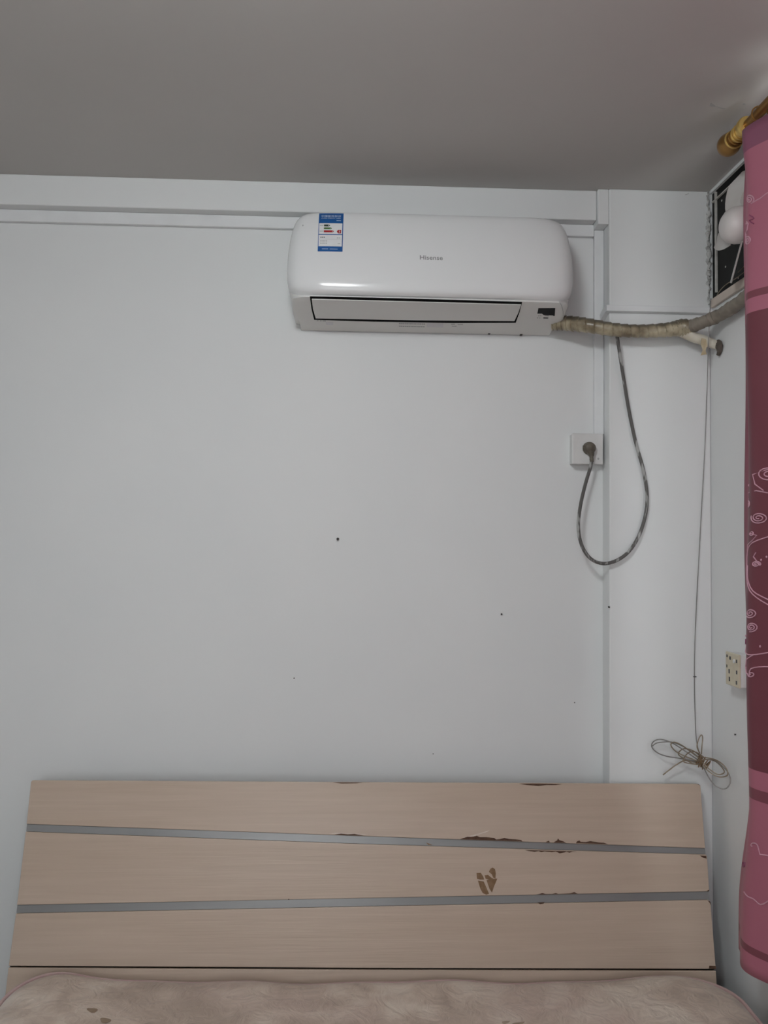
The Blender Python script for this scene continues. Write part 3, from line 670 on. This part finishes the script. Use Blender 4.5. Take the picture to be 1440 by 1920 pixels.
# ------------------------------------------------------------------ small socket on the right wall
z0 = P(1364, 1282, x=1.045).z; z1 = P(1363, 1222, x=1.045).z; ya = P(1362, 1250, x=1.045).y; yb = P(1386, 1250, x=1.045).y
s2 = thing('wall_socket', 'yellowed socket box with pin holes on the wall beside the curtain', 'socket', (1.06, (ya + yb) / 2, z0))
MB().box(1.049, XR, yb, ya, z0, z1).build('back_box', M['socket'], s2, bevel=0.002)
MB().box(1.043, 1.0495, yb - 0.001, ya + 0.001, z0 - 0.001, z1 + 0.001).build('face_plate', M['socket_y'], s2, bevel=0.002)
def hole(u, v, ry, rz):
    y = ya + (yb - ya) * u; z = z1 + (z0 - z1) * v
    MB().box(1.0422, 1.0438, y - ry, y + ry, z - rz, z + rz).build('pin_hole', M['ink'], s2, bevel=0.0003)
for u, v, ry, rz in ((0.12, 0.12, 0.003, 0.0035), (0.36, 0.16, 0.004, 0.0045), (0.86, 0.20, 0.003, 0.0045), (0.10, 0.44, 0.002, 0.004), (0.28, 0.58, 0.003, 0.006), (0.86, 0.54, 0.003, 0.005), (0.30, 0.82, 0.003, 0.006), (0.84, 0.86, 0.003, 0.005)): hole(u, v, ry, rz)
q = Vector((1.0432, ya + (yb - ya) * 0.68, z1 + (z0 - z1) * 0.22)); MB().lathe([(0, 0.006), (0.002, 0.0055), (0.003, 0.001)], q, (-1, 0, 0), 12).build('screw', M['socket'], s2, smooth=True)

# ------------------------------------------------------------------ nails
def nail(px, py, plane, r, ln, label):
    k, v = plane; q = P(px, py, **{k: v}); d = Vector((0, -1, 0)) if k == 'y' else Vector((-1, 0, 0))
    o = MB().lathe([(-0.004, r * 0.6), (ln * 0.7, r * 0.6), (ln * 0.72, r), (ln, r), (ln + 0.0003, r * 0.5)], q, d + Vector((0, 0, -0.15)), 10).build('nail', M['nail'], smooth=True)
    tag(o, label, 'nail', 'nails left in the walls')
nail(633.5, 1010, ('y', 0), 0.0042, 0.008, 'largest dark nail in the middle of the bare white wall')
nail(940, 1151, ('y', 0), 0.0027, 0.004, 'small grey nail stub on the wall right of and below the largest nail')
nail(551.5, 1271, ('y', 0), 0.0020, 0.003, 'tiny dark nail stub low on the left half of the wall')
nail(1077, 1317, ('y', 0), 0.0018, 0.002, 'tiny grey nail stub low on the wall just left of the column')
nail(812, 1413, ('y', 0), 0.0016, 0.002, 'tiny nail stub just above the middle of the headboard')
nail(1141.5, 1138, ('y', COLY), 0.0030, 0.003, 'dark nail stub on the edge of the column below the cord loop')
nail(1380, 1377, ('x', XR), 0.0026, 0.004, 'dark nail in the narrow wall between wire coil and curtain')

# ------------------------------------------------------------------ exhaust fan in the vent
fc = Vector((1.018, -0.352, 2.463))
fan = thing('exhaust_fan', 'white exhaust fan in the black vent pane behind the curtain', 'fan', (1.06, fc.y, fc.z - 0.15))
MB().lathe([(-0.055, 0.001), (-0.0545, 0.014), (-0.051, 0.025), (-0.042, 0.038), (-0.028, 0.0465), (-0.012, 0.049), (0.004, 0.0475), (0.012, 0.044)], Vector((fc.x + 0.012, fc.y, fc.z)), (1, 0, 0), 32).build('hub', M['fan'], fan, smooth=True)
MB().lathe([(0.012, 0.034), (0.05, 0.034), (0.065, 0.030), (0.0675, 0.001)], fc, (1, 0, 0), 24).build('motor', M['blade'], fan, smooth=True)
def blade(ang):
    rows = []
    u = Vector((0, math.cos(ang), math.sin(ang))); v = Vector((0, -math.sin(ang), math.cos(ang)))
    N = 8
    front = []; backr = []
    for i in range(N + 1):
        t_ = i / N; r_ = 0.036 + 0.116 * t_
        wd = 0.024 + 0.030 * math.sin(PI * min(1, 0.25 + t_ * 0.62)) ; wd *= (1 if t_ < 0.85 else math.sqrt(max(0, 1 - ((t_ - 0.85) / 0.152) ** 2)) )
        row = []; rb = []
        for j in range(7):
            c_ = (j / 6 - 0.5) * 2; off = c_ * wd + 0.012 * t_
            twist = 0.50 * c_ * wd + 0.004 * c_ * c_
            p = Vector((fc.x + 0.020 + twist, fc.y, fc.z)) + u * r_ + v * off
            row.append(p); rb.append(p + Vector((0.0022, 0, 0)))
        front.append(row); backr.append(rb)
    mb = MB(); n = 7
    mb.grid(front); mb.grid(backr)
    o = 0; o2 = (N + 1) * n
    ring = [j for j in range(n)] + [i * n + n - 1 for i in range(1, N + 1)] + [N * n + j for j in range(n - 2, -1, -1)] + [i * n for i in range(N - 1, 0, -1)]
    for k in range(len(ring)):
        a_, b_ = ring[k], ring[(k + 1) % len(ring)]; mb.f.append((a_, b_, b_ + o2, a_ + o2))
    mb.build('blade', M['blade'], fan, smooth=True)
for k in range(5): blade(math.radians(82 + 72 * k))
for (pts_) in ([(1341, 560), (1350, 545), (1362, 533), (1380, 522), (1402, 505)], [(1384, 511), (1392, 503), (1402, 492)]):
    MB().tube(catmull([P(a, b_, x=XR + 0.003) for a, b_ in pts_], 6), 0.0014, 6).build('lead_wire', M['coil'], fan, smooth=True)

# ------------------------------------------------------------------ curtain rod and curtain
RX, RZ = 0.95, 2.632
rod = thing('curtain_rod', 'antique brass curtain rod with a ball finial under the ceiling', 'curtain rod', (RX, -1.2, RZ - 0.03))
MB().tube([(RX, -0.54, RZ), (RX, -2.35, RZ)], 0.0125, 20).build('rod', M['brass'], rod, smooth=True)
fin = MB().lathe([(0, 0.001), (0.002, 0.010), (0.006, 0.0175), (0.013, 0.0245), (0.022, 0.0285), (0.032, 0.0292), (0.042, 0.0268), (0.050, 0.0235), (0.053, 0.0225), (0.055, 0.0165), (0.066, 0.0150)], (RX, -0.418, RZ), (0, -1, 0), 32).build('finial', M['brass'], rod, smooth=True)
for d, r_, m_ in ((0.0535, 0.0240, 'gold'), (0.0660, 0.0210, 'brass'), (0.0790, 0.0215, 'gold'), (0.0900, 0.0215, 'gold')):
    pts_ = [(RX + r_ * math.cos(a) * 0.9, -0.418 - d, RZ + r_ * math.sin(a) * 0.9) for a in [2 * PI * k / 28 for k in range(28)]]
    MB().tube(pts_, 0.0026, 8, closed=True).build('finial_ring', M[m_], fin, smooth=True)
MB().lathe([(0, 0.016), (0.001, 0.0170), (0.034, 0.0185), (0.037, 0.0180), (0.040, 0.0205), (0.050, 0.0235), (0.060, 0.0240), (0.064, 0.0215), (0.066, 0.0125)], (RX, -0.418 - 0.060, RZ), (0, -1, 0), 28).build('collar', M['gold'], rod, smooth=True)
for y in (-0.78, -2.2):
    m = MB(); m.box(RX, XR, y - 0.007, y + 0.007, RZ - 0.024, RZ - 0.012); m.box(XR - 0.006, XR, y - 0.02, y + 0.02, RZ - 0.05, RZ + 0.02)
    m.build('bracket', M['brass'], rod, bevel=0.001)

CXM, CY0, CLEN, CTOP, CBOT = 0.945, -0.498, 1.55, 2.606, 0.607
CZ = {'us1': P(1428, 545, x=0.945).z, 'us0': P(1428, 562, x=0.945).z, 'dk1': P(1428, 590, x=0.945).z, 'dk0': P(1420, 1446, x=0.945).z,
      'ls1': P(1425, 1484, x=0.945).z, 'ls0': P(1425, 1505, x=0.945).z, 'hem1': P(1395, 1752, x=0.945).z, 'hem0': P(1395, 1768, x=0.945).z}
M['curtain'] = curtain_material()
def sm(a, b_, x): t_ = max(0, min(1, (x - a) / (b_ - a))); return t_ * t_ * (3 - 2 * t_)
def cur(s_, z, e=0.0):
    low = 1 - sm(0.72, 1.02, z); top = sm(2.42, 2.60, z)
    amp = 0.017 + 0.004 * low + 0.010 * top
    lam = 0.17
    ph = 2 * PI * s_ / lam + 0.35 * math.sin(z * 2.1) + 0.25 * math.sin(s_ * 9)
    x = CXM + amp * math.cos(ph) + 0.004 * math.sin(z * 7 + s_ * 30) * (1 - top)
    edge = 0.048 * low * math.exp(-s_ / 0.10) + 0.012 * top * math.exp(-s_ / 0.06) + 0.006 * math.sin(z * 4.3) * math.exp(-s_ / 0.05)
    zz = z + 0.010 * math.cos(ph) * top * (z - 2.42) * 5
    return Vector((x - e, CY0 - s_ + edge, zz))
NS, NZ = 300, 90
rows = [[cur(CLEN * j / NS, CBOT + (CTOP - CBOT) * i / NZ) for j in range(NS + 1)] for i in range(NZ + 1)]
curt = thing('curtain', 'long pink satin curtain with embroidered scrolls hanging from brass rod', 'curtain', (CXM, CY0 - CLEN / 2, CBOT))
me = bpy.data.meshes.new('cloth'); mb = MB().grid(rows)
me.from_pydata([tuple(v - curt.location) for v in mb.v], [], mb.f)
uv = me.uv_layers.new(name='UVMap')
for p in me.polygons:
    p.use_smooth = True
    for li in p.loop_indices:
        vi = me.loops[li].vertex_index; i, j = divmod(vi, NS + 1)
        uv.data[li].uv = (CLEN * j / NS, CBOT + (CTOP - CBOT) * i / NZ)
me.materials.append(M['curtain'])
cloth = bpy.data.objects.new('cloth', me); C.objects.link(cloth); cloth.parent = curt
sol = cloth.modifiers.new('thickness', 'SOLIDIFY'); sol.thickness = 0.0016; sol.offset = 0
for k in range(10):
    y = CY0 - 0.10 - k * 0.155
    pts_ = [(RX + 0.020 * math.cos(a), y, RZ - 0.006 + 0.020 * math.sin(a)) for a in [2 * PI * i / 20 for i in range(20)]]
    MB().tube(pts_, 0.002, 6, closed=True).build('curtain_ring', M['brass'], curt, smooth=True)
# embroidery: scrolls measured on the cloth, repeated along it
def sz(px, py):
    q = P(px, py, x=CXM); return (max(0.004, CY0 - q.y), q.z)
def spiral(px, py, rx, ry, turns, a0, tail=()):
    c = []
    n = int(turns * 16)
    for i in range(n + 1):
        a = a0 + 2 * PI * turns * i / n; k = 0.12 + 0.88 * i / n
        c.append(sz(px + rx * k * math.cos(a), py + ry * k * math.sin(a)))
    return c + [sz(a, b_) for a, b_ in tail]
scrolls = [
    spiral(1417, 374, 7, 9, 2.1, 0.5, ((1430, 372), (1436, 362), (1446, 358))),
    spiral(1415, 450, 7, 9, 2.2, 2.0, ((1406, 438), (1414, 432), (1416, 420), (1411, 416))),
    spiral(1441, 890, 11, 13, 1.8, 0.0, ((1424, 890), (1427, 908), (1436, 920))),
    spiral(1412, 944, 7, 9, 1.6, 0.3, ((1406, 934), (1412, 924), (1428, 920), (1440, 924))),
    spiral(1430, 971, 10, 11, 2.4, 1.0),
    spiral(1421, 1000, 4, 5, 1.5, 0.0, ((1428, 1004), (1422, 1014), (1411, 1022), (1409, 1034))),
    [sz(a, b_) for a, b_ in ((1440, 1006), (1422, 1018), (1410, 1036), (1407, 1058), (1411, 1084), (1420, 1108), (1432, 1126), (1446, 1142))],
    [sz(a, b_) for a, b_ in ((1412, 1060), (1415, 1086), (1424, 1108), (1436, 1122), (1448, 1134))],
    spiral(1427, 1058, 5, 6, 2.0, 0.5, ((1424, 1044), (1427, 1036))),
    spiral(1421, 1150, 8, 9, 2.0, 2.5), spiral(1423, 1176, 7, 9, 2.3, 0.0),
    [sz(a, b_) for a, b_ in ((1404, 1204), (1405, 1214), (1412, 1224), (1424, 1228), (1438, 1224), (1450, 1216))],
    spiral(1424, 1264, 5, 6, 1.2, 2.0, ((1416, 1262), (1412, 1250), (1416, 1236), (1426, 1228))),
    [sz(a, b_) for a, b_ in ((1422, 1268), (1424, 1254), (1436, 1250), (1446, 1252))],
    spiral(1426, 1588, 6, 9, 0.6, 2.6, ((1434, 1604), (1442, 1606))),
    [sz(a, b_) for a, b_ in ((1418, 1680), (1424, 1688), (1430, 1692), (1436, 1702), (1442, 1694))],
]
dots = [(1412, 910), (1437, 1044), (1440, 1080), (1432, 1212), (1410, 420), (1412, 1192), (1432, 1050)]
plum = [spiral(1408, 1202, 4, 6, 1.5, 0), spiral(1398, 1630, 4, 6, 1.5, 0.7), [sz(1418, 404), sz(1424, 410), sz(1418, 414), sz(1424, 420)], spiral(1411, 1626, 3, 5, 1.2, 0.2)]
for rep in range(5):
    ds = 0.30 * rep
    for grp, mt, nm in ((scrolls, 'stitch', 'embroidered_scroll'), (plum, 'stitch_d', 'embroidered_flower')):
        for c in grp:
            if not (rep == 0 or max(s_ for s_, z in c) + ds < CLEN - 0.02): continue
            pts_ = [cur(s_ + ds, z, 0.0018) for s_, z in c]
            if rep == 0 or True:
                cp_ = catmull(pts_, 3) if len(pts_) < 12 else pts_
                MB().tube(cp_, 0.0015, 5).build(nm, M[mt], curt, smooth=True)
    if rep < 1:
        for (a, b_) in dots:
            s_, z = sz(a, b_); q = cur(s_, z, 0.001)
            MB().lathe([(0, 0.003), (0.0015, 0.0025), (0.0024, 0.0008)], q, (-1, 0, 0), 8).build('sequin', M['stitch'], curt, smooth=True)

# ------------------------------------------------------------------ bed: headboard of laminate boards, mattress
HQ = (0, -0.104, 0.90); HN = Vector((0, -1, 0.118 / 0.46)).normalized()      # the headboard leans against the column
def PH(px, py, e=0.0): return PL(px, py, HQ, HN) + HN * e
bed = thing('headboard', 'leaning headboard of pale wood-grain boards with grey inlay strips and peeled patches', 'headboard', (0.06, -0.2, 0.0))
def board(pts, name, m, e=0.0, th=0.022, bev=0.0015):
    return MB().prism([PH(a, b_, e) for a, b_ in pts], -HN * th).build(name, m, bed, bevel=bev)
board([(58, 1465.5), (61, 1463.2), (700, 1467.0), (1310, 1470), (1313.5, 1473), (1322.5, 1590.5), (660, 1567), (49.5, 1545)], 'board', M['board'])
board([(48.0, 1559.5), (660, 1582), (1324, 1602.5), (1326, 1606), (1330, 1668), (1328, 1671.5), (660, 1684.5), (31.5, 1697)], 'board', M['board'])
board([(29.5, 1713), (660, 1700.5), (1328, 1687.5), (1332.5, 1691), (1342.5, 1817), (660, 1815), (16, 1811)], 'board', M['board'])
board([(15.5, 1814.5), (660, 1818.5), (1342.5, 1820.5), (1347, 1886), (8, 1880)], 'board', M['board'])
board([(49.5, 1545.5), (660, 1567.5), (1322.5, 1591), (1324, 1602), (660, 1581.5), (48.0, 1559)], 'inlay_strip', M['strip'], -0.004, 0.012, 0.0)
board([(31.5, 1697.5), (660, 1685), (1329.5, 1672), (1331, 1687), (660, 1700), (29.5, 1712.5)], 'inlay_strip', M['strip'], -0.004, 0.012, 0.0)
board([(16, 1811.5), (660, 1815.5), (1342, 1817.5), (1342, 1820), (660, 1818), (15.5, 1814)], 'joint', M['black'], -0.010, 0.008, 0.0)
# peeled laminate
def Z4(x, y): return (840 + x / 2.769, 1540 + y / 2.769)
chips = [
    [Z4(*p) for p in ((62, 93), (80, 86), (100, 80), (130, 80), (150, 75), (165, 82), (200, 82), (240, 86), (250, 94), (270, 92), (292, 86), (320, 92), (350, 93), (380, 97), (386, 104), (250, 99.5))],
    [Z4(*p) for p in ((506, 109), (514, 104), (524, 100), (528, 109))],
    [Z4(*p) for p in ((548, 110), (560, 102), (566, 100), (571, 89), (579, 98), (598, 103), (613, 112))],
    [Z4(*p) for p in ((664, 113), (671, 103), (682, 99), (688, 106), (715, 108), (738, 102), (762, 106), (785, 110), (808, 111), (830, 118))],
    [Z4(*p) for p in ((398, 149), (420, 154), (450, 158), (470, 154), (484, 160), (500, 156), (540, 160), (560, 157), (580, 166), (606, 161), (614, 157), (630, 163), (645, 158), (672, 157), (600, 154))],
    [Z4(*p) for p in ((1306, 177), (1340, 180), (1342, 193), (1326, 190), (1316, 184))],
    [Z4(*p) for p in ((458, 380), (474, 377), (490, 372), (506, 377), (540, 377), (560, 372), (572, 377), (630, 374), (656, 367), (672, 375))],
    [Z4(*p) for p in ((464, 422), (502, 420), (496, 427), (478, 430))],
    [(973, 1469.5), (1000, 1469), (1055, 1470), (1042, 1472), (1024, 1472), (1010, 1473.6), (988, 1472)],
    [(624, 1467), (680, 1467.4), (668, 1468.6), (640, 1469)],
    [(627, 1564.8), (640, 1563), (652, 1564.5), (664, 1563.5), (682, 1566.5), (650, 1566.6)],
    [(1330, 1810.5), (1342, 1811), (1342.3, 1816.8), (1329, 1816)],
    [(1326, 1687.8), (1331.5, 1690.5), (1333, 1697), (1330, 1692)], [(1325, 1670.5), (1330, 1668), (1329, 1671.5)], [(1307, 1470.3), (1310, 1470.4), (1313.2, 1473.5), (1311, 1472)],
    [(540, 1687), (541, 1684.8), (543, 1687)],
]
for c in chips: MB().prism([PH(a, b_, 0.0007) for a, b_ in c], -HN * 0.0006).build('peeled_patch', M['chip'], bed)
for c in (((148, 268), (170, 267), (182, 285), (188, 302), (168, 302), (150, 298)), ((155, 308), (185, 312), (200, 345), (213, 376), (198, 381), (180, 372), (168, 350)),
          ((190, 280), (208, 278), (225, 292), (240, 300), (215, 303), (195, 298)), ((200, 305), (228, 300), (256, 297), (240, 335), (228, 370), (215, 350)),
          ((212, 262), (220, 246), (232, 240), (244, 248), (248, 268), (246, 298), (234, 292), (228, 276))):
    MB().prism([PH(*Z4(*p), 0.0007) for p in c], -HN * 0.0006).build('torn_patch', M['scuff'], bed)
for c in ([(868, 1570.5), (884, 1566.5), (918, 1556.5), (914, 1559.5), (892, 1567), (874, 1571)], [(617, 1563.6), (630, 1561.5), (690, 1564.3), (680, 1565.2), (640, 1563)]):
    MB().prism([PH(a, b_, 0.0005) for a, b_ in c], -HN * 0.0004).build('lifted_edge', mat('pale_lifted_edge', (0.70, 0.62, 0.55), 0.5, col2=(0.62, 0.52, 0.45), scale=90, amount=0.8), bed)
for c in ([(799, 1580), (806, 1582.5), (812, 1585), (803, 1584.5)],):
    MB().prism([PH(a, b_, -0.0032) for a, b_ in c], -HN * 0.0006).build('torn_patch', M['scuff'], bed)
for x in (-0.72, 0.62):
    MB().box(x - 0.03, x + 0.03, -0.152, -0.122, 0.0, 0.60).build('leg', M['bedwood'], bed, bevel=0.002)
# frame below the mattress
bed = thing('bed_frame', 'low wooden bed frame hidden under the pinkish beige mattress', 'bed frame', (0.06, -1.2, 0.0))
for x in (-0.86, 0.985): MB().box(x - 0.025, x + 0.025, -2.22, -0.30, 0.10, 0.22).build('side_rail', M['bedwood'], bed, bevel=0.003)
MB().box(-0.885, 1.01, -2.26, -2.22, 0.10, 0.24).build('foot_rail', M['bedwood'], bed, bevel=0.003)
MB().box(-0.835, 0.96, -2.22, -0.30, 0.185, 0.215).build('base_panel', M['bedwood'], bed)
for x in (-0.85, 0.975):
    MB().box(x - 0.03, x + 0.03, -2.25, -2.19, 0, 0.10).build('leg', M['bedwood'], bed, bevel=0.003)
    MB().box(x - 0.03, x + 0.03, -0.36, -0.30, 0, 0.10).build('leg', M['bedwood'], bed, bevel=0.003)

MX0, MX1, MY0, MY1, MZ0, MZ1 = -0.855, 1.014, -2.20, -0.250, 0.221, 0.455
mt = thing('mattress', 'mattress in a stained pinkish beige satin cover with piped edge', 'mattress', ((MX0 + MX1) / 2, (MY0 + MY1) / 2, MZ0))
def outline(inset, n=14, rad=0.13):
    out = []
    for cx, cy, a0 in ((MX1 - rad, MY1 - rad, 0), (MX0 + rad, MY1 - rad, PI / 2), (MX0 + rad, MY0 + rad, PI), (MX1 - rad, MY0 + rad, 1.5 * PI)):
        rad_ = max(rad - inset, 0.005)
        for i in range(n + 1):
            a = a0 + PI / 2 * i / n; out.append((cx + rad_ * math.cos(a), cy + rad_ * math.sin(a)))
    # densify the long sides
    res = []
    for i, p in enumerate(out):
        q = out[(i + 1) % len(out)]; L = math.dist(p, q); k = max(1, int(L / 0.05))
        for j in range(k): res.append((p[0] + (q[0] - p[0]) * j / k, p[1] + (q[1] - p[1]) * j / k))
    return res
def mz(x, y):
    # gentle dips in the top; the middle of the head end sits lower
    u = (x - MX0) / (MX1 - MX0)
    head = -0.020 * math.sin(PI * min(1, max(0, u))) ** 0.7 + (0.012 if u < 0.5 else -0.008) * abs(2 * u - 1) ** 1.5
    head += 0.013 * math.exp(-((x - MX0 - 0.10) / 0.13) ** 2)
    return head + 0.0035 * math.sin(x * 11 + y * 4) + 0.003 * math.sin(y * 17 - x * 6) + 0.0025 * math.sin(x * 23 + 1.3)
base = outline(0)
cx_, cy_ = (MX0 + MX1) / 2, (MY0 + MY1) / 2
def sh(p, ins): # move towards the middle by inset
    return (p[0] + (-ins if p[0] > cx_ else ins) * min(1, abs(p[0] - cx_) / 0.3), p[1] + (-ins if p[1] > cy_ else ins) * min(1, abs(p[1] - cy_) / 0.3))
rows = []
for ins, z, w_ in ((0.02, MZ0, 0), (0.004, MZ0 + 0.02, 0), (0, MZ0 + 0.06, 0), (0, MZ1 - 0.055, 0.6), (0.003, MZ1 - 0.028, 1), (0.010, MZ1 - 0.012, 1), (0.022, MZ1 - 0.002, 1), (0.045, MZ1 + 0.004, 1), (0.09, MZ1 + 0.006, 1), (0.16, MZ1 + 0.006, 1), (0.25, MZ1 + 0.006, 1), (0.36, MZ1 + 0.006, 1), (0.5, MZ1 + 0.006, 1), (0.66, MZ1 + 0.006, 1), (0.9, MZ1 + 0.006, 1)):
    r_ = []
    for p in base:
        q = sh(p, ins); r_.append(Vector((q[0], q[1], z + w_ * mz(q[0], q[1]))))
    r_.append(r_[0].copy()); rows.append(r_)
mbm = MB().grid(rows)
nrow = len(rows[0]); last = (len(rows) - 1) * nrow
mbm.f.append(tuple(range(last, last + nrow - 1)))
mo = mbm.build('cover', M['mattress'], mt, smooth=True)
for (ins, zz) in ((0.005, MZ1 - 0.016), (0.003, MZ0 + 0.02)):
    pts_ = []
    for p in base:
        q = sh(p, ins - 0.003); pts_.append(Vector((q[0], q[1], zz + (mz(q[0], q[1]) if zz > 0.3 else 0))))
    MB().tube(pts_, 0.0050, 8, closed=True).build('piping', M['piping'], mt, smooth=True)
stain = mat('brown_stain', (0.27, 0.19, 0.13), 0.6, col2=(0.33, 0.25, 0.18), scale=60, amount=0.8)
for (px, py, rx, ry) in ((173, 1898.5, 10, 4.5), (197, 1917, 10, 4.5), (965, 1911, 22, 7)):
    ring = []
    for k in range(16):
        a = 2 * PI * k / 16; jit = 1 + 0.15 * math.sin(3 * a + px)
        q = P(px + rx * jit * math.cos(a), py + ry * jit * math.sin(a), z=MZ1)
        ring.append(Vector((q.x, q.y, MZ1 + 0.0068 + mz(q.x, q.y))))
    MB().prism(ring, (0, 0, -0.001)).build('stain', stain if rx < 20 else mat('faint_stain', (0.36, 0.27, 0.20), 0.6, col2=(0.42, 0.33, 0.26), scale=40, amount=0.8), mt)

# ------------------------------------------------------------------ ceiling lamp (behind the frame's top edge) with its light
lamp = thing('ceiling_lamp', 'round white flush ceiling lamp in the middle of the room', 'lamp', (LAMP_POS[0], LAMP_POS[1], LAMP_POS[2]))
lx, ly, lz = LAMP_POS
MB().lathe([(0, 0.165), (-0.012, 0.168), (-0.016, 0.163)], (lx, ly, CEIL), (0, 0, 1), 40).build('base', M['lampbase'], lamp, smooth=True)
MB().lathe([(-0.016, 0.150), (-0.155, 0.150), (-0.167, 0.143), (-0.171, 0.125), (-0.172, 0.01)], (lx, ly, CEIL), (0, 0, 1), 28).build('diffuser', emissive('lamp_diffuser', (0.955, 1.0, 1.015), LAMP_E), lamp, smooth=True)
